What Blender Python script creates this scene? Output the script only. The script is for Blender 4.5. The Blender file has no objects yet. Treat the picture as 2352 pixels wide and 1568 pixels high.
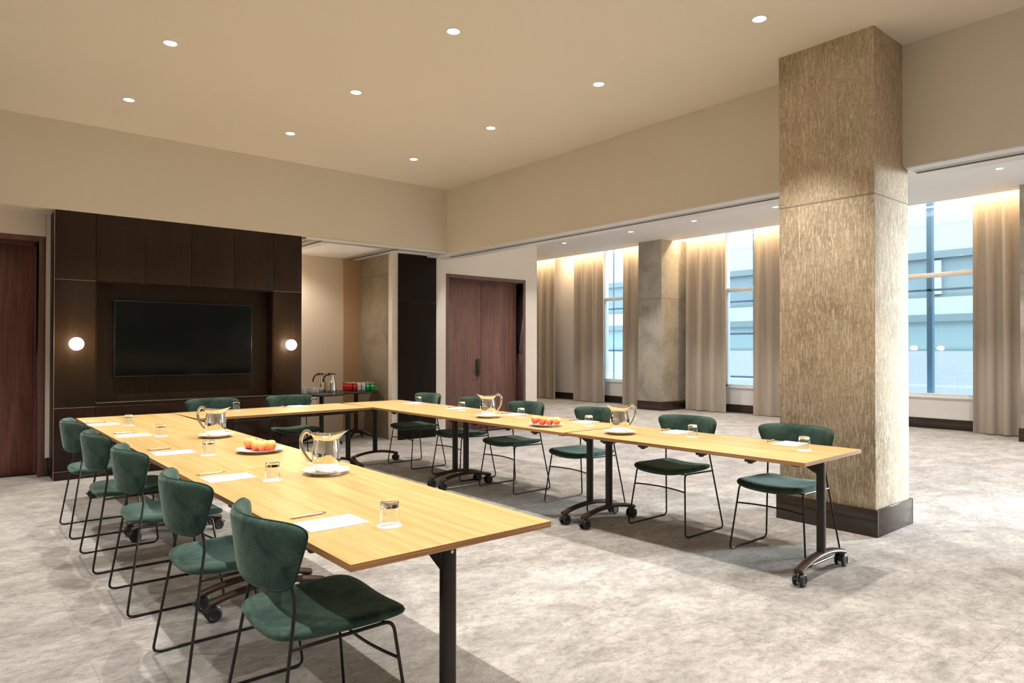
import bpy, bmesh, math, random
from mathutils import Vector, Matrix
random.seed(7)
C = bpy.context.scene.collection
PI = math.pi
S = bpy.context.scene

# ---------------------------------------------------------------- camera, world, exposure
yaw, pitch, roll = math.radians(50.278), math.radians(0.535), math.radians(0.048)
fwd = Vector((math.cos(yaw)*math.cos(pitch), math.sin(yaw)*math.cos(pitch), math.sin(pitch)))
rgt = Vector((math.sin(yaw), -math.cos(yaw), 0)); upv = rgt.cross(fwd)
r2 = rgt*math.cos(roll)+upv*math.sin(roll); u2 = -rgt*math.sin(roll)+upv*math.cos(roll)
cam = bpy.data.cameras.new('camera'); cam_o = bpy.data.objects.new('camera', cam); C.objects.link(cam_o)
m = Matrix((r2, u2, -fwd)).transposed().to_4x4(); m.translation = (0, 0, 1.38)
cam_o.matrix_world = m
cam.sensor_width = 36; cam.lens = 1561.73*36/2352
cam.shift_x = 1.81/2352; cam.shift_y = 3.7/2352; cam.clip_start = 0.02; cam.clip_end = 200
S.camera = cam_o
S.view_settings.view_transform = 'Standard'; S.view_settings.look = 'None'
S.view_settings.gamma = 1; S.view_settings.use_curve_mapping = False
S.view_settings.exposure = 1.1
S.cycles.max_bounces = 10; S.cycles.diffuse_bounces = 5; S.cycles.glossy_bounces = 5
S.cycles.transmission_bounces = 8; S.cycles.transparent_max_bounces = 12
S.cycles.sample_clamp_indirect = 6.0
S.cycles.use_denoising = True

W = bpy.data.worlds.new('sky'); S.world = W; W.use_nodes = True
bg = W.node_tree.nodes['Background']; bg.inputs[0].default_value = (0.83, 0.93, 1.0, 1); bg.inputs[1].default_value = 2.5

SPOT_W = 118.0; SPOT_COL = (1.0, 0.93, 0.85)
FAR_W = 76.0; FAR_COL = (1.0, 0.955, 0.92)
COVE_W = 125.0; COVE_COL = (1.0, 0.72, 0.42)
CEIL = 3.787; FCEIL = 3.87
MAIN_X = (1.34, 2.935, 4.535, -0.26); MAIN_Y = (7.39, 5.81, 4.22, 2.635, 1.05, -0.53)
FAR_X = (6.45, 7.95, 9.53, 11.11); FAR_Y = (11.43, 9.42, 7.84, 6.16, 4.52, 2.88, 1.25, -0.4, -2.0)

def lamp(kind, name, loc, energy, col, parent=None, **k):
    l = bpy.data.lights.new(name, kind); l.energy = energy; l.color = col
    for a, b in k.items(): setattr(l, a, b)
    o = bpy.data.objects.new(name, l); C.objects.link(o); o.location = loc
    if parent: o.parent = parent
    return o

# cove strip light above the curtains of the far room
cv = lamp('AREA', 'cove_strip_light', (12.93, 7.0, 4.02), COVE_W, COVE_COL, shape='RECTANGLE', size=0.06, size_y=17.0)
cv.rotation_euler = (0, -math.radians(12), 0)

# added area lamp beyond an unseen window, standing in for daylight on the column
dy = lamp('AREA', 'daylight_stand_in', (13.9, -1.7, 2.2), 38, (.97, .98, 1.0), shape='RECTANGLE', size=1.3, size_y=3.0)
dy.rotation_euler = (Vector((5.9, 2.45, 1.0))-dy.location).to_track_quat('-Z', 'Y').to_euler(); dy.data.spread = math.radians(17)

# ---------------------------------------------------------------- material helpers
def mat(name, col=(.8,.8,.8), rough=.5, metal=0, **kw):
    M = bpy.data.materials.new(name); M.use_nodes = True
    b = M.node_tree.nodes['Principled BSDF']
    b.inputs['Base Color'].default_value = (*col, 1); b.inputs['Roughness'].default_value = rough
    b.inputs['Metallic'].default_value = metal
    for k, v in kw.items():
        k2 = k.replace('_', ' ')
        if k2 in b.inputs: b.inputs[k2].default_value = v
    return M
def N(M, t, **kw):
    n = M.node_tree.nodes.new(t)
    for k, v in kw.items():
        if k in n.inputs: n.inputs[k].default_value = v
        else: setattr(n, k, v)
    return n
def L(M, a, b): M.node_tree.links.new(a, b)
def bsdf(M): return M.node_tree.nodes['Principled BSDF']
def ramp(M, fac, stops):
    r = N(M, 'ShaderNodeValToRGB'); el = r.color_ramp.elements
    while len(el) < len(stops): el.new(.5)
    for e, (p, c) in zip(el, stops): e.position = p; e.color = (*c, 1)
    L(M, fac, r.inputs[0]); return r
def coords(M, scale=(1,1,1), obj=True):
    tc = N(M, 'ShaderNodeTexCoord'); mp = N(M, 'ShaderNodeMapping'); mp.inputs['Scale'].default_value = scale
    L(M, tc.outputs['Object' if obj else 'Generated'], mp.inputs[0]); return mp.outputs[0]
def noise(M, vec, scale, detail=4, rough=.55, dist=0):
    n = N(M, 'ShaderNodeTexNoise'); n.inputs['Scale'].default_value = scale; n.inputs['Detail'].default_value = detail
    n.inputs['Roughness'].default_value = rough; n.inputs['Distortion'].default_value = dist
    L(M, vec, n.inputs['Vector']); return n.outputs[0]
def bump(M, h, strength=.2, dist=.01):
    b = N(M, 'ShaderNodeBump'); b.inputs['Strength'].default_value = strength; b.inputs['Distance'].default_value = dist
    L(M, h, b.inputs['Height']); L(M, b.outputs[0], bsdf(M).inputs['Normal']); return b
def mixc(M, fac, a, b, mode='MIX'):
    n = N(M, 'ShaderNodeMix', data_type='RGBA', blend_type=mode)
    def put(s, v):
        if isinstance(v, tuple): s.default_value = (*v, 1)
        elif isinstance(v, (int, float)): s.default_value = v
        else: L(M, v, s)
    put(n.inputs[0], fac); put(n.inputs[6], a); put(n.inputs[7], b); return n.outputs[2]

def m_paint(name, col, rough=.75):
    M = mat(name, col, rough); v = coords(M)
    n = noise(M, v, 90, 3); bump(M, n, .05, .002)
    n2 = noise(M, v, .7, 2)
    c = mixc(M, n2, tuple(x*.97 for x in col), tuple(min(1, x*1.03) for x in col)); L(M, c, bsdf(M).inputs['Base Color'])
    return M
paint_main = m_paint('beige_paint', (.69, .64, .55))
paint_ceil = m_paint('beige_ceiling_paint', (.78, .72, .615))
paint_pale = m_paint('pale_wall_paint', (.72, .66, .585))
paint_white = m_paint('white_wall_paint', (.84, .82, .81))
paint_fceil = m_paint('white_ceiling_paint', (.90, .895, .90))
warm_light_tint = m_paint('warm_light_tint_paint', (.42, .27, .15))  # tan colour paints in the warmer light at the alcove's right end
alcove_wall = m_paint('alcove_wall_paint', (.62, .52, .40))

def m_carpet():
    M = mat('mottled_carpet', (.5,.46,.42), .95)
    v = coords(M, (1, 1, 1))
    mp = N(M, 'ShaderNodeMapping'); mp.inputs['Rotation'].default_value = (0, 0, math.radians(38)); mp.inputs['Scale'].default_value = (1.5, 2.2, 1)
    L(M, v, mp.inputs[0])
    a = noise(M, mp.outputs[0], 1.7, 9, .78, .35); b = noise(M, mp.outputs[0], 11.0, 6, .8, .5); f = noise(M, v, 190, 3, .8); g = noise(M, v, 1100, 1)
    r1 = ramp(M, a, [(.36, (.225,.21,.196)), (.5, (.335,.317,.30)), (.64, (.45,.43,.41))])
    r2_ = ramp(M, b, [(.36, (.68,.67,.66)), (.52, (.98,.98,.98)), (.72, (1.12,1.12,1.1))])
    c = mixc(M, 1.0, r1.outputs[0], r2_.outputs[0], 'MULTIPLY')
    r3 = ramp(M, f, [(.3, (.55,.55,.55)), (.7, (1.35,1.35,1.35))])
    c = mixc(M, .75, c, r3.outputs[0], 'MULTIPLY')
    # carpet tile joints, half a metre by a metre
    br = N(M, 'ShaderNodeTexBrick'); br.offset = .5
    br.inputs['Scale'].default_value = 1; br.inputs['Mortar Size'].default_value = .0035; br.inputs['Brick Width'].default_value = 1.0; br.inputs['Row Height'].default_value = .5
    br.inputs['Color1'].default_value = (.97,.97,.97,1); br.inputs['Color2'].default_value = (1.03,1.03,1.02,1); br.inputs['Mortar'].default_value = (.8,.8,.8,1)
    br.inputs['Mortar Smooth'].default_value = .6
    L(M, v, br.inputs['Vector'])
    c = mixc(M, 1.0, c, br.outputs[0], 'MULTIPLY')
    L(M, c, bsdf(M).inputs['Base Color'])
    bsdf(M).inputs['Sheen Weight'].default_value = .15
    bump(M, f, .5, .006); return M
carpet = m_carpet()

def m_oak(name, axis='Y'):
    M = mat(name, (.6,.42,.2), .38)
    sc = (9, .55, 1) if axis == 'Y' else (.55, 9, 1)
    v = coords(M, sc)
    oi = N(M, 'ShaderNodeObjectInfo'); ad = N(M, 'ShaderNodeVectorMath', operation='ADD')
    ml = N(M, 'ShaderNodeVectorMath', operation='SCALE'); cb = N(M, 'ShaderNodeCombineXYZ')
    L(M, oi.outputs['Random'], cb.inputs[0]); L(M, oi.outputs['Random'], cb.inputs[1]); L(M, cb.outputs[0], ml.inputs[0]); ml.inputs['Scale'].default_value = 20
    L(M, v, ad.inputs[0]); L(M, ml.outputs[0], ad.inputs[1]); v = ad.outputs[0]
    a = noise(M, v, 1.1, 5, .6, 1.4); b = noise(M, v, 9, 5, .7, .3)
    w = N(M, 'ShaderNodeTexWave', wave_type='BANDS', bands_direction='X' if axis == 'Y' else 'Y')
    w.inputs['Scale'].default_value = .55; w.inputs['Distortion'].default_value = 5; w.inputs['Detail'].default_value = 3; w.inputs['Detail Scale'].default_value = .7
    L(M, v, w.inputs['Vector'])
    r = ramp(M, a, [(.3, (.47,.32,.125)), (.55, (.55,.395,.17)), (.75, (.61,.46,.22))])
    r2_ = ramp(M, b, [(.3, (.86,.83,.78)), (.6, (1,1,1))])
    c = mixc(M, .8, r.outputs[0], r2_.outputs[0], 'MULTIPLY')
    r3 = ramp(M, w.outputs[0], [(.0, (.88,.84,.78)), (.35, (1,1,1))])
    c = mixc(M, .55, c, r3.outputs[0], 'MULTIPLY')
    L(M, c, bsdf(M).inputs['Base Color']); bump(M, b, .06, .001)
    bsdf(M).inputs['Specular IOR Level'].default_value = .4
    return M
oak_y = m_oak('light_oak_veneer', 'Y'); oak_x = m_oak('light_oak_veneer_crosswise', 'X')
def m_edge():
    M = mat('layered_edge_wood', (.3,.14,.05), .5); v = coords(M, (1, 1, 1))
    mp = N(M, 'ShaderNodeMapping'); mp.inputs['Scale'].default_value = (1.5, 1.5, 190); L(M, v, mp.inputs[0])
    a = noise(M, mp.outputs[0], 1, 3)
    r = ramp(M, a, [(.35, (.17,.07,.026)), (.5, (.31,.145,.055)), (.65, (.42,.22,.09))]); L(M, r.outputs[0], bsdf(M).inputs['Base Color']); return M
oak_edge = m_edge()
def m_door(name, dark, mid, light, rough=.4):
    M = mat(name, mid, rough); v = coords(M, (7, 7, .45))
    a = noise(M, v, 1.6, 6, .65, 1.8); b = noise(M, v, 16, 4, .7)
    r = ramp(M, a, [(.32, dark), (.5, mid), (.68, light)])
    r2_ = ramp(M, b, [(.3, (.7,.7,.7)), (.6, (1.05,1.05,1.05))])
    c = mixc(M, .8, r.outputs[0], r2_.outputs[0], 'MULTIPLY'); L(M, c, bsdf(M).inputs['Base Color']); bump(M, b, .08, .001); return M
walnut = m_door('red_walnut_veneer', (.085,.03,.022), (.15,.058,.042), (.205,.085,.062))
frame_red = m_door('walnut_door_frame', (.11,.048,.04), (.15,.068,.056), (.18,.085,.07))
bronze = m_door('dark_bronze_laminate', (.021,.0115,.006), (.026,.0145,.0075), (.031,.018,.010), .34)
bronze_low = m_door('glossy_dark_laminate', (.018,.008,.005), (.022,.010,.0065), (.026,.012,.008), .16)
bronze_blk = mat('black_brown_laminate', (.016,.011,.008), .4)
for q, v_ in ((bronze, .22), (bronze_low, .25), (bronze_blk, .07)): bsdf(q).inputs['Specular IOR Level'].default_value = v_
plinth_m = mat('polished_dark_skirting', (.035,.024,.018), .13)
gap_m = mat('dark_gap', (.01,.008,.006), .8)
brass = mat('bronze_and_edge_highlight', (.55,.45,.36), .3, .6)

def m_concrete(name, base, dark, light, streak=1.0):
    M = mat(name, base, .85)
    v = coords(M, (1, 1, 1))
    mp = N(M, 'ShaderNodeMapping'); mp.inputs['Scale'].default_value = (44, 44, 5.6); L(M, v, mp.inputs[0])
    s = noise(M, mp.outputs[0], 1, 4, .6, 2.2)
    p = noise(M, v, 1.7, 5, .65, .4); q = noise(M, v, 38, 4, .7)
    r = ramp(M, p, [(.35, dark), (.52, base), (.7, tuple(x*1.18 for x in base))])
    rs = ramp(M, s, [(.50, (0,0,0)), (.575, (1,1,1))])
    ms = N(M, 'ShaderNodeMath', operation='MULTIPLY'); L(M, rs.outputs[0], ms.inputs[0]); ms.inputs[1].default_value = .62*streak
    c = mixc(M, ms.outputs[0], r.outputs[0], light)
    rq = ramp(M, q, [(.3, (.72,.72,.72)), (.6, (1.08,1.08,1.08))])
    c = mixc(M, .8, c, rq.outputs[0], 'MULTIPLY')
    # pour joint
    sx = N(M, 'ShaderNodeSeparateXYZ'); L(M, v, sx.inputs[0])
    sb = N(M, 'ShaderNodeMath', operation='SUBTRACT'); L(M, sx.outputs[2], sb.inputs[0]); sb.inputs[1].default_value = 2.54
    ab = N(M, 'ShaderNodeMath', operation='ABSOLUTE'); L(M, sb.outputs[0], ab.inputs[0])
    lt = N(M, 'ShaderNodeMath', operation='LESS_THAN'); L(M, ab.outputs[0], lt.inputs[0]); lt.inputs[1].default_value = .006
    c = mixc(M, lt.outputs[0], c, tuple(x*.55 for x in base))
    L(M, c, bsdf(M).inputs['Base Color'])
    hm = N(M, 'ShaderNodeMath', operation='ADD'); L(M, rs.outputs[0], hm.inputs[0]); L(M, q, hm.inputs[1])
    bump(M, hm.outputs[0], .35, .006); return M
conc_main = m_concrete('scraped_brown_concrete', (.45,.36,.245), (.33,.255,.165), (.72,.64,.50))
conc_far = m_concrete('mottled_grey_concrete', (.46,.425,.36), (.32,.285,.23), (.58,.55,.49), .45)
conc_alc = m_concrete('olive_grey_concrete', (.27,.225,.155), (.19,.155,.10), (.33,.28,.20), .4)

def m_velvet(name='green_velvet', a=(.017,.043,.038), b=(.055,.098,.082)):
    M = mat(name, a, .8)
    v = coords(M); p = noise(M, v, 9, 5, .7, .6); f = noise(M, v, 300, 3, .7)
    c = mixc(M, ramp(M, p, [(.38,(0,0,0)),(.66,(1,1,1))]).outputs[0], a, b)
    c = mixc(M, .6, c, ramp(M, f, [(.34,(.35,.4,.4)),(.66,(1.8,1.75,1.7))]).outputs[0], 'MULTIPLY')
    L(M, c, bsdf(M).inputs['Base Color'])
    B = bsdf(M); B.inputs['Sheen Weight'].default_value = .32; B.inputs['Sheen Roughness'].default_value = .35
    B.inputs['Sheen Tint'].default_value = (.62,.82,.74,1); B.inputs['Specular IOR Level'].default_value = .15
    bump(M, f, .35, .002); return M
velvet = m_velvet()
piping_m = m_velvet('dark_green_piping', (.012,.035,.028), (.02,.05,.04))
rod_m = mat('black_powder_coated_rod', (.012,.010,.009), .38, .2)
steel_dark = mat('black_brown_metal', (.022,.017,.014), .36, .5)
foot_m = mat('bronze_brown_metal', (.075,.048,.036), .42, .7)
rubber = mat('black_rubber', (.010,.010,.011), .45)
hub_m = mat('dark_grey_hub', (.03,.03,.032), .35)
black_top = mat('black_laminate_top', (.015,.017,.018), .28)
chrome = mat('polished_steel', (.86,.83,.78), .045, 1)
chrome_d = mat('dull_steel', (.62,.6,.57), .12, 1)  # greyer, rougher steel for the leg screw caps
dark_steel = mat('black_nickel', (.06,.055,.05), .25, .9)
china = mat('white_porcelain', (.80,.80,.81), .25)
paper = mat('white_paper', (.95,.95,.97), .6)
coaster_m = mat('white_paper_coaster', (.90,.90,.90), .6)
pen_m = mat('pale_gold_pen_barrel', (.72,.60,.50), .35, .35)
pen_tip = mat('brass_pen_tip', (.6,.42,.2), .25, 1)
pen_clip = mat('steel_pen_clip', (.6,.6,.6), .2, 1)
tv_m = mat('black_glass_screen', (.003,.0045,.0045), .22)
bsdf(tv_m).inputs['Specular IOR Level'].default_value = .12
bezel_m = mat('dark_bezel', (.012,.014,.015), .35)
white_alu = mat('white_aluminium_track', (.72,.72,.72), .4)
grey_alu = mat('grey_track', (.42,.42,.42), .45)
slot_m = mat('dark_track_slot', (.02,.02,.022), .6)
frame_white = mat('white_window_frame', (.80,.80,.81), .4)
blue_mull = mat('blue_grey_mullion', (.10,.19,.28), .4)
lock_m = mat('dark_green_bronze', (.035,.045,.035), .35, .6)

def emis(name, col, s):
    M = mat(name, col, .4); b = bsdf(M); b.inputs['Emission Color'].default_value = (*col, 1); b.inputs['Emission Strength'].default_value = s; return M
lens_m = emis('lit_downlight_lens', (1,.96,.9), 14)
globe_m = emis('lit_opal_globe', (1,.88,.72), 9)

def m_glass(name, tint=(.97,.99,1), gl=.9):
    M = bpy.data.materials.new(name); M.use_nodes = True; nt = M.node_tree; nt.nodes.clear()
    out = N(M, 'ShaderNodeOutputMaterial'); mx = N(M, 'ShaderNodeMixShader'); tr = N(M, 'ShaderNodeBsdfTransparent'); g = N(M, 'ShaderNodeBsdfGlossy')
    tr.inputs[0].default_value = (*tint, 1); g.inputs['Roughness'].default_value = .02; g.inputs[0].default_value = (gl, gl, gl, 1)
    lw = N(M, 'ShaderNodeLayerWeight'); lw.inputs[0].default_value = .5
    pw = N(M, 'ShaderNodeMath', operation='POWER'); L(M, lw.outputs[1], pw.inputs[0]); pw.inputs[1].default_value = 3.5
    fr = N(M, 'ShaderNodeMath', operation='MULTIPLY_ADD'); L(M, pw.outputs[0], fr.inputs[0]); fr.inputs[1].default_value = .65; fr.inputs[2].default_value = .05
    L(M, fr.outputs[0], mx.inputs[0]); L(M, tr.outputs[0], mx.inputs[1]); L(M, g.outputs[0], mx.inputs[2]); L(M, mx.outputs[0], out.inputs[0]); return M
glass_m = m_glass('clear_tumbler_glass'); pane_m = m_glass('window_glass', (.93,.98,1), .6)
thick_glass = mat('thick_glass_base', (1,1,1), .0, 0, Transmission_Weight=1.0, IOR=1.45)

def m_curtain():
    M = mat('greige_curtain_cloth', (.45,.39,.325), .9); v = coords(M); f = noise(M, v, 300, 2)
    c = mixc(M, .5, (.45,.39,.325), ramp(M, f, [(.3,(.38,.33,.27)),(.7,(.50,.44,.37))]).outputs[0]); L(M, c, bsdf(M).inputs['Base Color'])
    bump(M, f, .2, .001); bsdf(M).inputs['Sheen Weight'].default_value = .2; return M
curtain_m = m_curtain()

def m_apple():
    M = mat('red_yellow_apple_skin', (.7,.1,.05), .25); tc = N(M, 'ShaderNodeTexCoord'); oi = N(M, 'ShaderNodeObjectInfo')
    ad = N(M, 'ShaderNodeVectorMath', operation='ADD'); L(M, tc.outputs['Object'], ad.inputs[0]); L(M, oi.outputs['Random'], ad.inputs[1])
    n = noise(M, ad.outputs[0], 22, 3, .6)
    sx = N(M, 'ShaderNodeSeparateXYZ'); L(M, tc.outputs['Object'], sx.inputs[0])
    mr = N(M, 'ShaderNodeMapRange'); mr.inputs['From Min'].default_value = .015; mr.inputs['From Max'].default_value = .07; L(M, sx.outputs[2], mr.inputs[0])
    a = N(M, 'ShaderNodeMath', operation='ADD'); L(M, mr.outputs[0], a.inputs[0]); L(M, n, a.inputs[1])
    b = N(M, 'ShaderNodeMath', operation='MULTIPLY'); L(M, a.outputs[0], b.inputs[0]); b.inputs[1].default_value = .66
    c = N(M, 'ShaderNodeMath', operation='MULTIPLY_ADD'); L(M, oi.outputs['Random'], c.inputs[0]); c.inputs[1].default_value = .28; L(M, b.outputs[0], c.inputs[2])
    r = ramp(M, c.outputs[0], [(.38,(.62,.035,.045)),(.62,(.80,.12,.06)),(.82,(.92,.42,.10)),(.98,(.95,.68,.25))]); L(M, r.outputs[0], bsdf(M).inputs['Base Color'])
    return M
apple_m = m_apple(); stem_m = mat('brown_stem', (.12,.06,.02), .7)
can_red = mat('red_can', (.62,.008,.018), .25, .35); can_silver = mat('silver_can', (.72,.72,.74), .3, .6); can_green = mat('green_can', (.0,.33,.07), .25, .35)
can_lid = mat('bare_can_lid', (.75,.72,.66), .3, .9); ink_white = mat('white_lettering', (.9,.9,.9), .4); ink_red = mat('red_lettering', (.6,.01,.03), .4)
# exterior
ex_band = {k: mat('facade_'+k, c, .7) for k, c in dict(pale=(.35,.385,.395), white=(.37,.39,.395), teal=(.155,.215,.235), cyan=(.19,.275,.295), slate=(.14,.19,.205), grey=(.30,.335,.355)).items()}

# ---------------------------------------------------------------- mesh helpers
class MB:
    def __init__(s): s.b = bmesh.new(); s.mats = []
    def mi(s, m):
        if m is None: return 0
        if m not in s.mats: s.mats.append(m)
        return s.mats.index(m)
    def box(s, x0, x1, y0, y1, z0, z1, bev=0, m=None, seg=2, rot=None):
        t = bmesh.new(); bmesh.ops.create_cube(t, size=1)
        for v in t.verts: v.co = Vector(((x0+x1)/2+v.co.x*(x1-x0), (y0+y1)/2+v.co.y*(y1-y0), (z0+z1)/2+v.co.z*(z1-z0)))
        if bev: bmesh.ops.bevel(t, geom=list(t.edges), offset=bev, segments=seg, profile=.5, affect='EDGES')
        if rot is not None: bmesh.ops.transform(t, matrix=rot, verts=t.verts)
        s.merge(t, m); return s
    def merge(s, t, m=None):
        idx = s.mi(m)
        vm = {v: s.b.verts.new(v.co) for v in t.verts}
        for f in t.faces:
            try: nf = s.b.faces.new([vm[v] for v in f.verts]); nf.material_index = idx; nf.smooth = True
            except ValueError: pass
        t.free(); return s
    def grid(s, rows, closed=False, m=None, flip=False):
        idx = s.mi(m)
        R = [[s.b.verts.new(p) for p in r] for r in rows]
        for a, b in zip(R[:-1], R[1:]):
            n = len(a)
            for i in range(n if closed else n-1):
                j = (i+1) % n; q = [a[i], a[j], b[j], b[i]]
                if flip: q.reverse()
                try: f = s.b.faces.new(q); f.smooth = True; f.material_index = idx
                except ValueError: pass
        return R
    def cap(s, ring, m=None, flip=False):
        q = list(ring)
        if flip: q.reverse()
        f = s.b.faces.new(q); f.material_index = s.mi(m); f.smooth = False
    def lathe(s, prof, seg=32, c=(0,0,0), m=None, fn=None, capb=False, capt=False):
        rows = []
        for k, (r, z) in enumerate(prof):
            row = []
            for i in range(seg):
                a = 2*PI*i/seg; p = Vector((r*math.cos(a), r*math.sin(a), z))
                if fn: p = fn(p, a, k)
                row.append(p+Vector(c))
            rows.append(row)
        R = s.grid(rows, True, m)
        if capb: s.cap(R[0], m, True)
        if capt: s.cap(R[-1], m)
        return R
    def tube(s, pts, r, seg=8, m=None, flat=None, caps=True, closed=False, up=(0,0,1)):
        P = [Vector(p) for p in pts]; rows = []; n = len(P); prev = None
        for i, p in enumerate(P):
            if closed: t = (P[(i+1) % n]-P[i-1]).normalized()
            else: t = (P[min(i+1, n-1)]-P[max(i-1, 0)]).normalized()
            if prev is None:
                u = Vector(up)
                if abs(t.dot(u)) > .95: u = Vector((1,0,0)) if abs(t.x) < .9 else Vector((0,1,0))
                a = t.cross(u).normalized()
            else: a = (prev-t*prev.dot(t)).normalized()
            prev = a; b = t.cross(a)
            rr = r[i] if isinstance(r, (list, tuple)) else r
            ra, rb = (rr, rr) if not flat else (rr*flat[0], rr*flat[1])
            rows.append([p+a*ra*math.cos(2*PI*k/seg)+b*rb*math.sin(2*PI*k/seg) for k in range(seg)])
        if closed: rows.append(rows[0])
        R = s.grid(rows, True, m, flip=True)
        if caps and not closed: s.cap(R[0], m); s.cap(R[-1], m, True)
        return s
    def build(s, name, m=None, parent=None, loc=None, sharp=40, rot=None):
        me = bpy.data.meshes.new(name)
        bmesh.ops.remove_doubles(s.b, verts=s.b.verts, dist=1e-6)
        bmesh.ops.recalc_face_normals(s.b, faces=s.b.faces)
        s.b.to_mesh(me); s.b.free()
        if m is not None and not s.mats: me.materials.append(m)
        for q in s.mats: me.materials.append(q)
        me.set_sharp_from_angle(angle=math.radians(sharp))
        o = bpy.data.objects.new(name, me); C.objects.link(o)
        if parent: o.parent = parent
        if loc: o.location = loc
        if rot: o.rotation_euler = rot
        return o
def rnd(pts, rad, n=5):
    """round the corners of a polyline"""
    P = [Vector(p) for p in pts]; out = [P[0]]
    for i in range(1, len(P)-1):
        a, b, c = P[i-1], P[i], P[i+1]; r = min(rad, (a-b).length*.45, (c-b).length*.45)
        p = b+(a-b).normalized()*r; q = b+(c-b).normalized()*r
        for k in range(n+1):
            t = k/n; out.append((1-t)**2*p+2*t*(1-t)*b+t*t*q)
    out.append(P[-1]); return out
def empty(name, loc=(0,0,0), rz=0):
    o = bpy.data.objects.new(name, None); C.objects.link(o); o.location = loc; o.rotation_euler = (0,0,rz); o.empty_display_size = .1; return o
def tag(o, label=None, cat=None, group=None, kind=None):
    if label: o['label'] = label
    if cat: o['category'] = cat
    if group: o['group'] = group
    if kind: o['kind'] = kind
    return o
def struct(name, mb, m, label=None):
    o = mb.build(name, m); o['kind'] = 'structure'
    if label: o['label'] = label
    return o
def dup(root, loc=None, rz=None, label=None, parent=None, group=None):
    kids = list(root.children)
    r = root.copy(); C.objects.link(r)
    if parent: r.parent = parent
    if loc is not None: r.location = loc
    if rz is not None: r.rotation_euler = (0,0,rz)
    if label: r['label'] = label
    if group: r['group'] = group
    for ch in kids:
        if ch.type == 'LIGHT': 
            c = ch.copy(); C.objects.link(c); c.parent = r
        else: dup(ch, parent=r)
    return r
def B(*a, **k): return MB().box(*a, **k)

# ---------------------------------------------------------------- the setting
XH = 5.80      # header line between the rooms
struct('floor', B(-1.7, 13.4, -2.8, 15.3, -.1, 0), carpet, 'pale mottled grey beige carpet')
struct('ceiling', B(-1.7, 6.0, -2.8, 8.7, CEIL, CEIL+.1), paint_ceil, 'beige ceiling over the meeting area')
struct('wall_left', B(-1.7, -1.6, -2.8, 9.0, 0, 3.9), paint_main)
struct('wall_back', B(-1.7, 13.6, -2.9, -2.8, 0, 4.3), paint_main)
struct('wall_front', MB().box(.87, 3.3, 8.96, 9.4, 0, 3.9).box(5.3, 6.2, 9.5, 9.7, 2.8, 3.95).box(-1.7, 6.2, 8.75, 8.95, 2.9, 3.95), paint_main)
# header over the media wall
h = B(-1.6, 5.8, 8.513, 8.75, 2.845, 3.86); struct('wall_front_upper', h, paint_main, 'beige upper wall over the media wall')
struct('wall_right_upper', MB().box(5.8, 6.2, -2.8, 2.15, 2.825, 3.95).box(5.8, 6.2, 2.89, 9.1, 2.825, 3.95), paint_main, 'beige header wall between the two rooms')
# track under the right header
for nm, y0, y1 in (('trim_1', -2.8, 2.13), ('trim_2', 2.91, 8.75)):
    o = MB().box(5.80, 5.925, y0, y1, 2.808, 2.826, m=white_alu).box(5.925, 6.03, y0, y1, 2.814, 2.826, m=grey_alu).box(6.03, 6.048, y0, y1, 2.811, 2.826, m=slot_m).box(6.048, 6.2, y0, y1, 2.806, 2.826, m=white_alu)
    struct(nm, o, None, 'white partition track under the header')
# left recess with door
struct('wall_front_left', MB().box(-1.6, -.25, 8.908, 9.4, 0, 2.85).box(-.25, .83, 8.908, 9.4, 2.60, 2.85).box(.827, .87, 8.908, 9.4, .2, 2.85), paint_pale, 'pale wall around the left door')
struct('ceiling_left_recess', B(-1.6, .87, 8.7, 9.0, 2.848, 2.9), paint_ceil)
struct('baseboard_left', MB().box(.828, .866, 8.895, 8.92, 0, .2, .002).box(-1.6, -.25, 8.895, 8.91, 0, .2, .002), plinth_m)
d = empty('door_1', (0.29, 9.2, 0)); tag(d, 'dark red-brown wooden door left of the media wall', None, None, 'structure')
def local(mb_fn): pass
MB().box(-.54, .475, 0, .045, .01, 2.545, .002).build('door_leaf', walnut, d)
MB().box(.475, .537, -.295, .06, 0, 2.60, .003).box(-.54, -.478, -.295, .06, 0, 2.6, .003).box(-.478, .475, -.295, .06, 2.545, 2.60, .003).build('door_frame', frame_red, d)
MB().box(.455, .475, -.04, 0, 0, 2.545).box(-.478, .475, -.04, 0, 2.525, 2.545).build('door_stop', walnut, d)
MB().box(-.478, .475, -.10, .04, 0, .012, .003).build('threshold', steel_dark, d)
# alcove right of the media wall
struct('wall_alcove', MB().box(3.35, 5.0, 10.2, 10.3, 0, 2.9).box(3.3, 3.45, 8.8, 10.2, 0, 2.9), alcove_wall, 'beige back wall of the alcove')
struct('wall_alcove_warm_tint', MB().box(4.93, 5.24, 10.17, 10.2, 0, 2.9), warm_light_tint, 'tan panel painting the warmer light in the alcove corner')
struct('ceiling_alcove', B(3.3, 6.0, 8.75, 10.3, 2.85, 2.95), paint_fceil)
struct('trim_3', MB().box(3.60, 5.82, 8.505, 8.56, 2.822, 2.852, .003, m=white_alu).box(3.60, 5.82, 8.56, 8.60, 2.83, 2.846, m=slot_m).box(3.60, 5.82, 8.60, 8.75, 2.834, 2.85, m=grey_alu), None, 'white ceiling track along the alcove opening')
for i, x in enumerate((3.72, 4.88)):
    struct('trim_%d' % (4+i), MB().box(x, x+.12, 8.6, 10.19, 2.832, 2.852, m=grey_alu).box(x+.12, x+.15, 8.6, 10.19, 2.828, 2.852, m=slot_m).box(x+.15, x+.30, 8.6, 10.19, 2.835, 2.852, m=white_alu), None, 'sliding wall track on the alcove ceiling')
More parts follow.
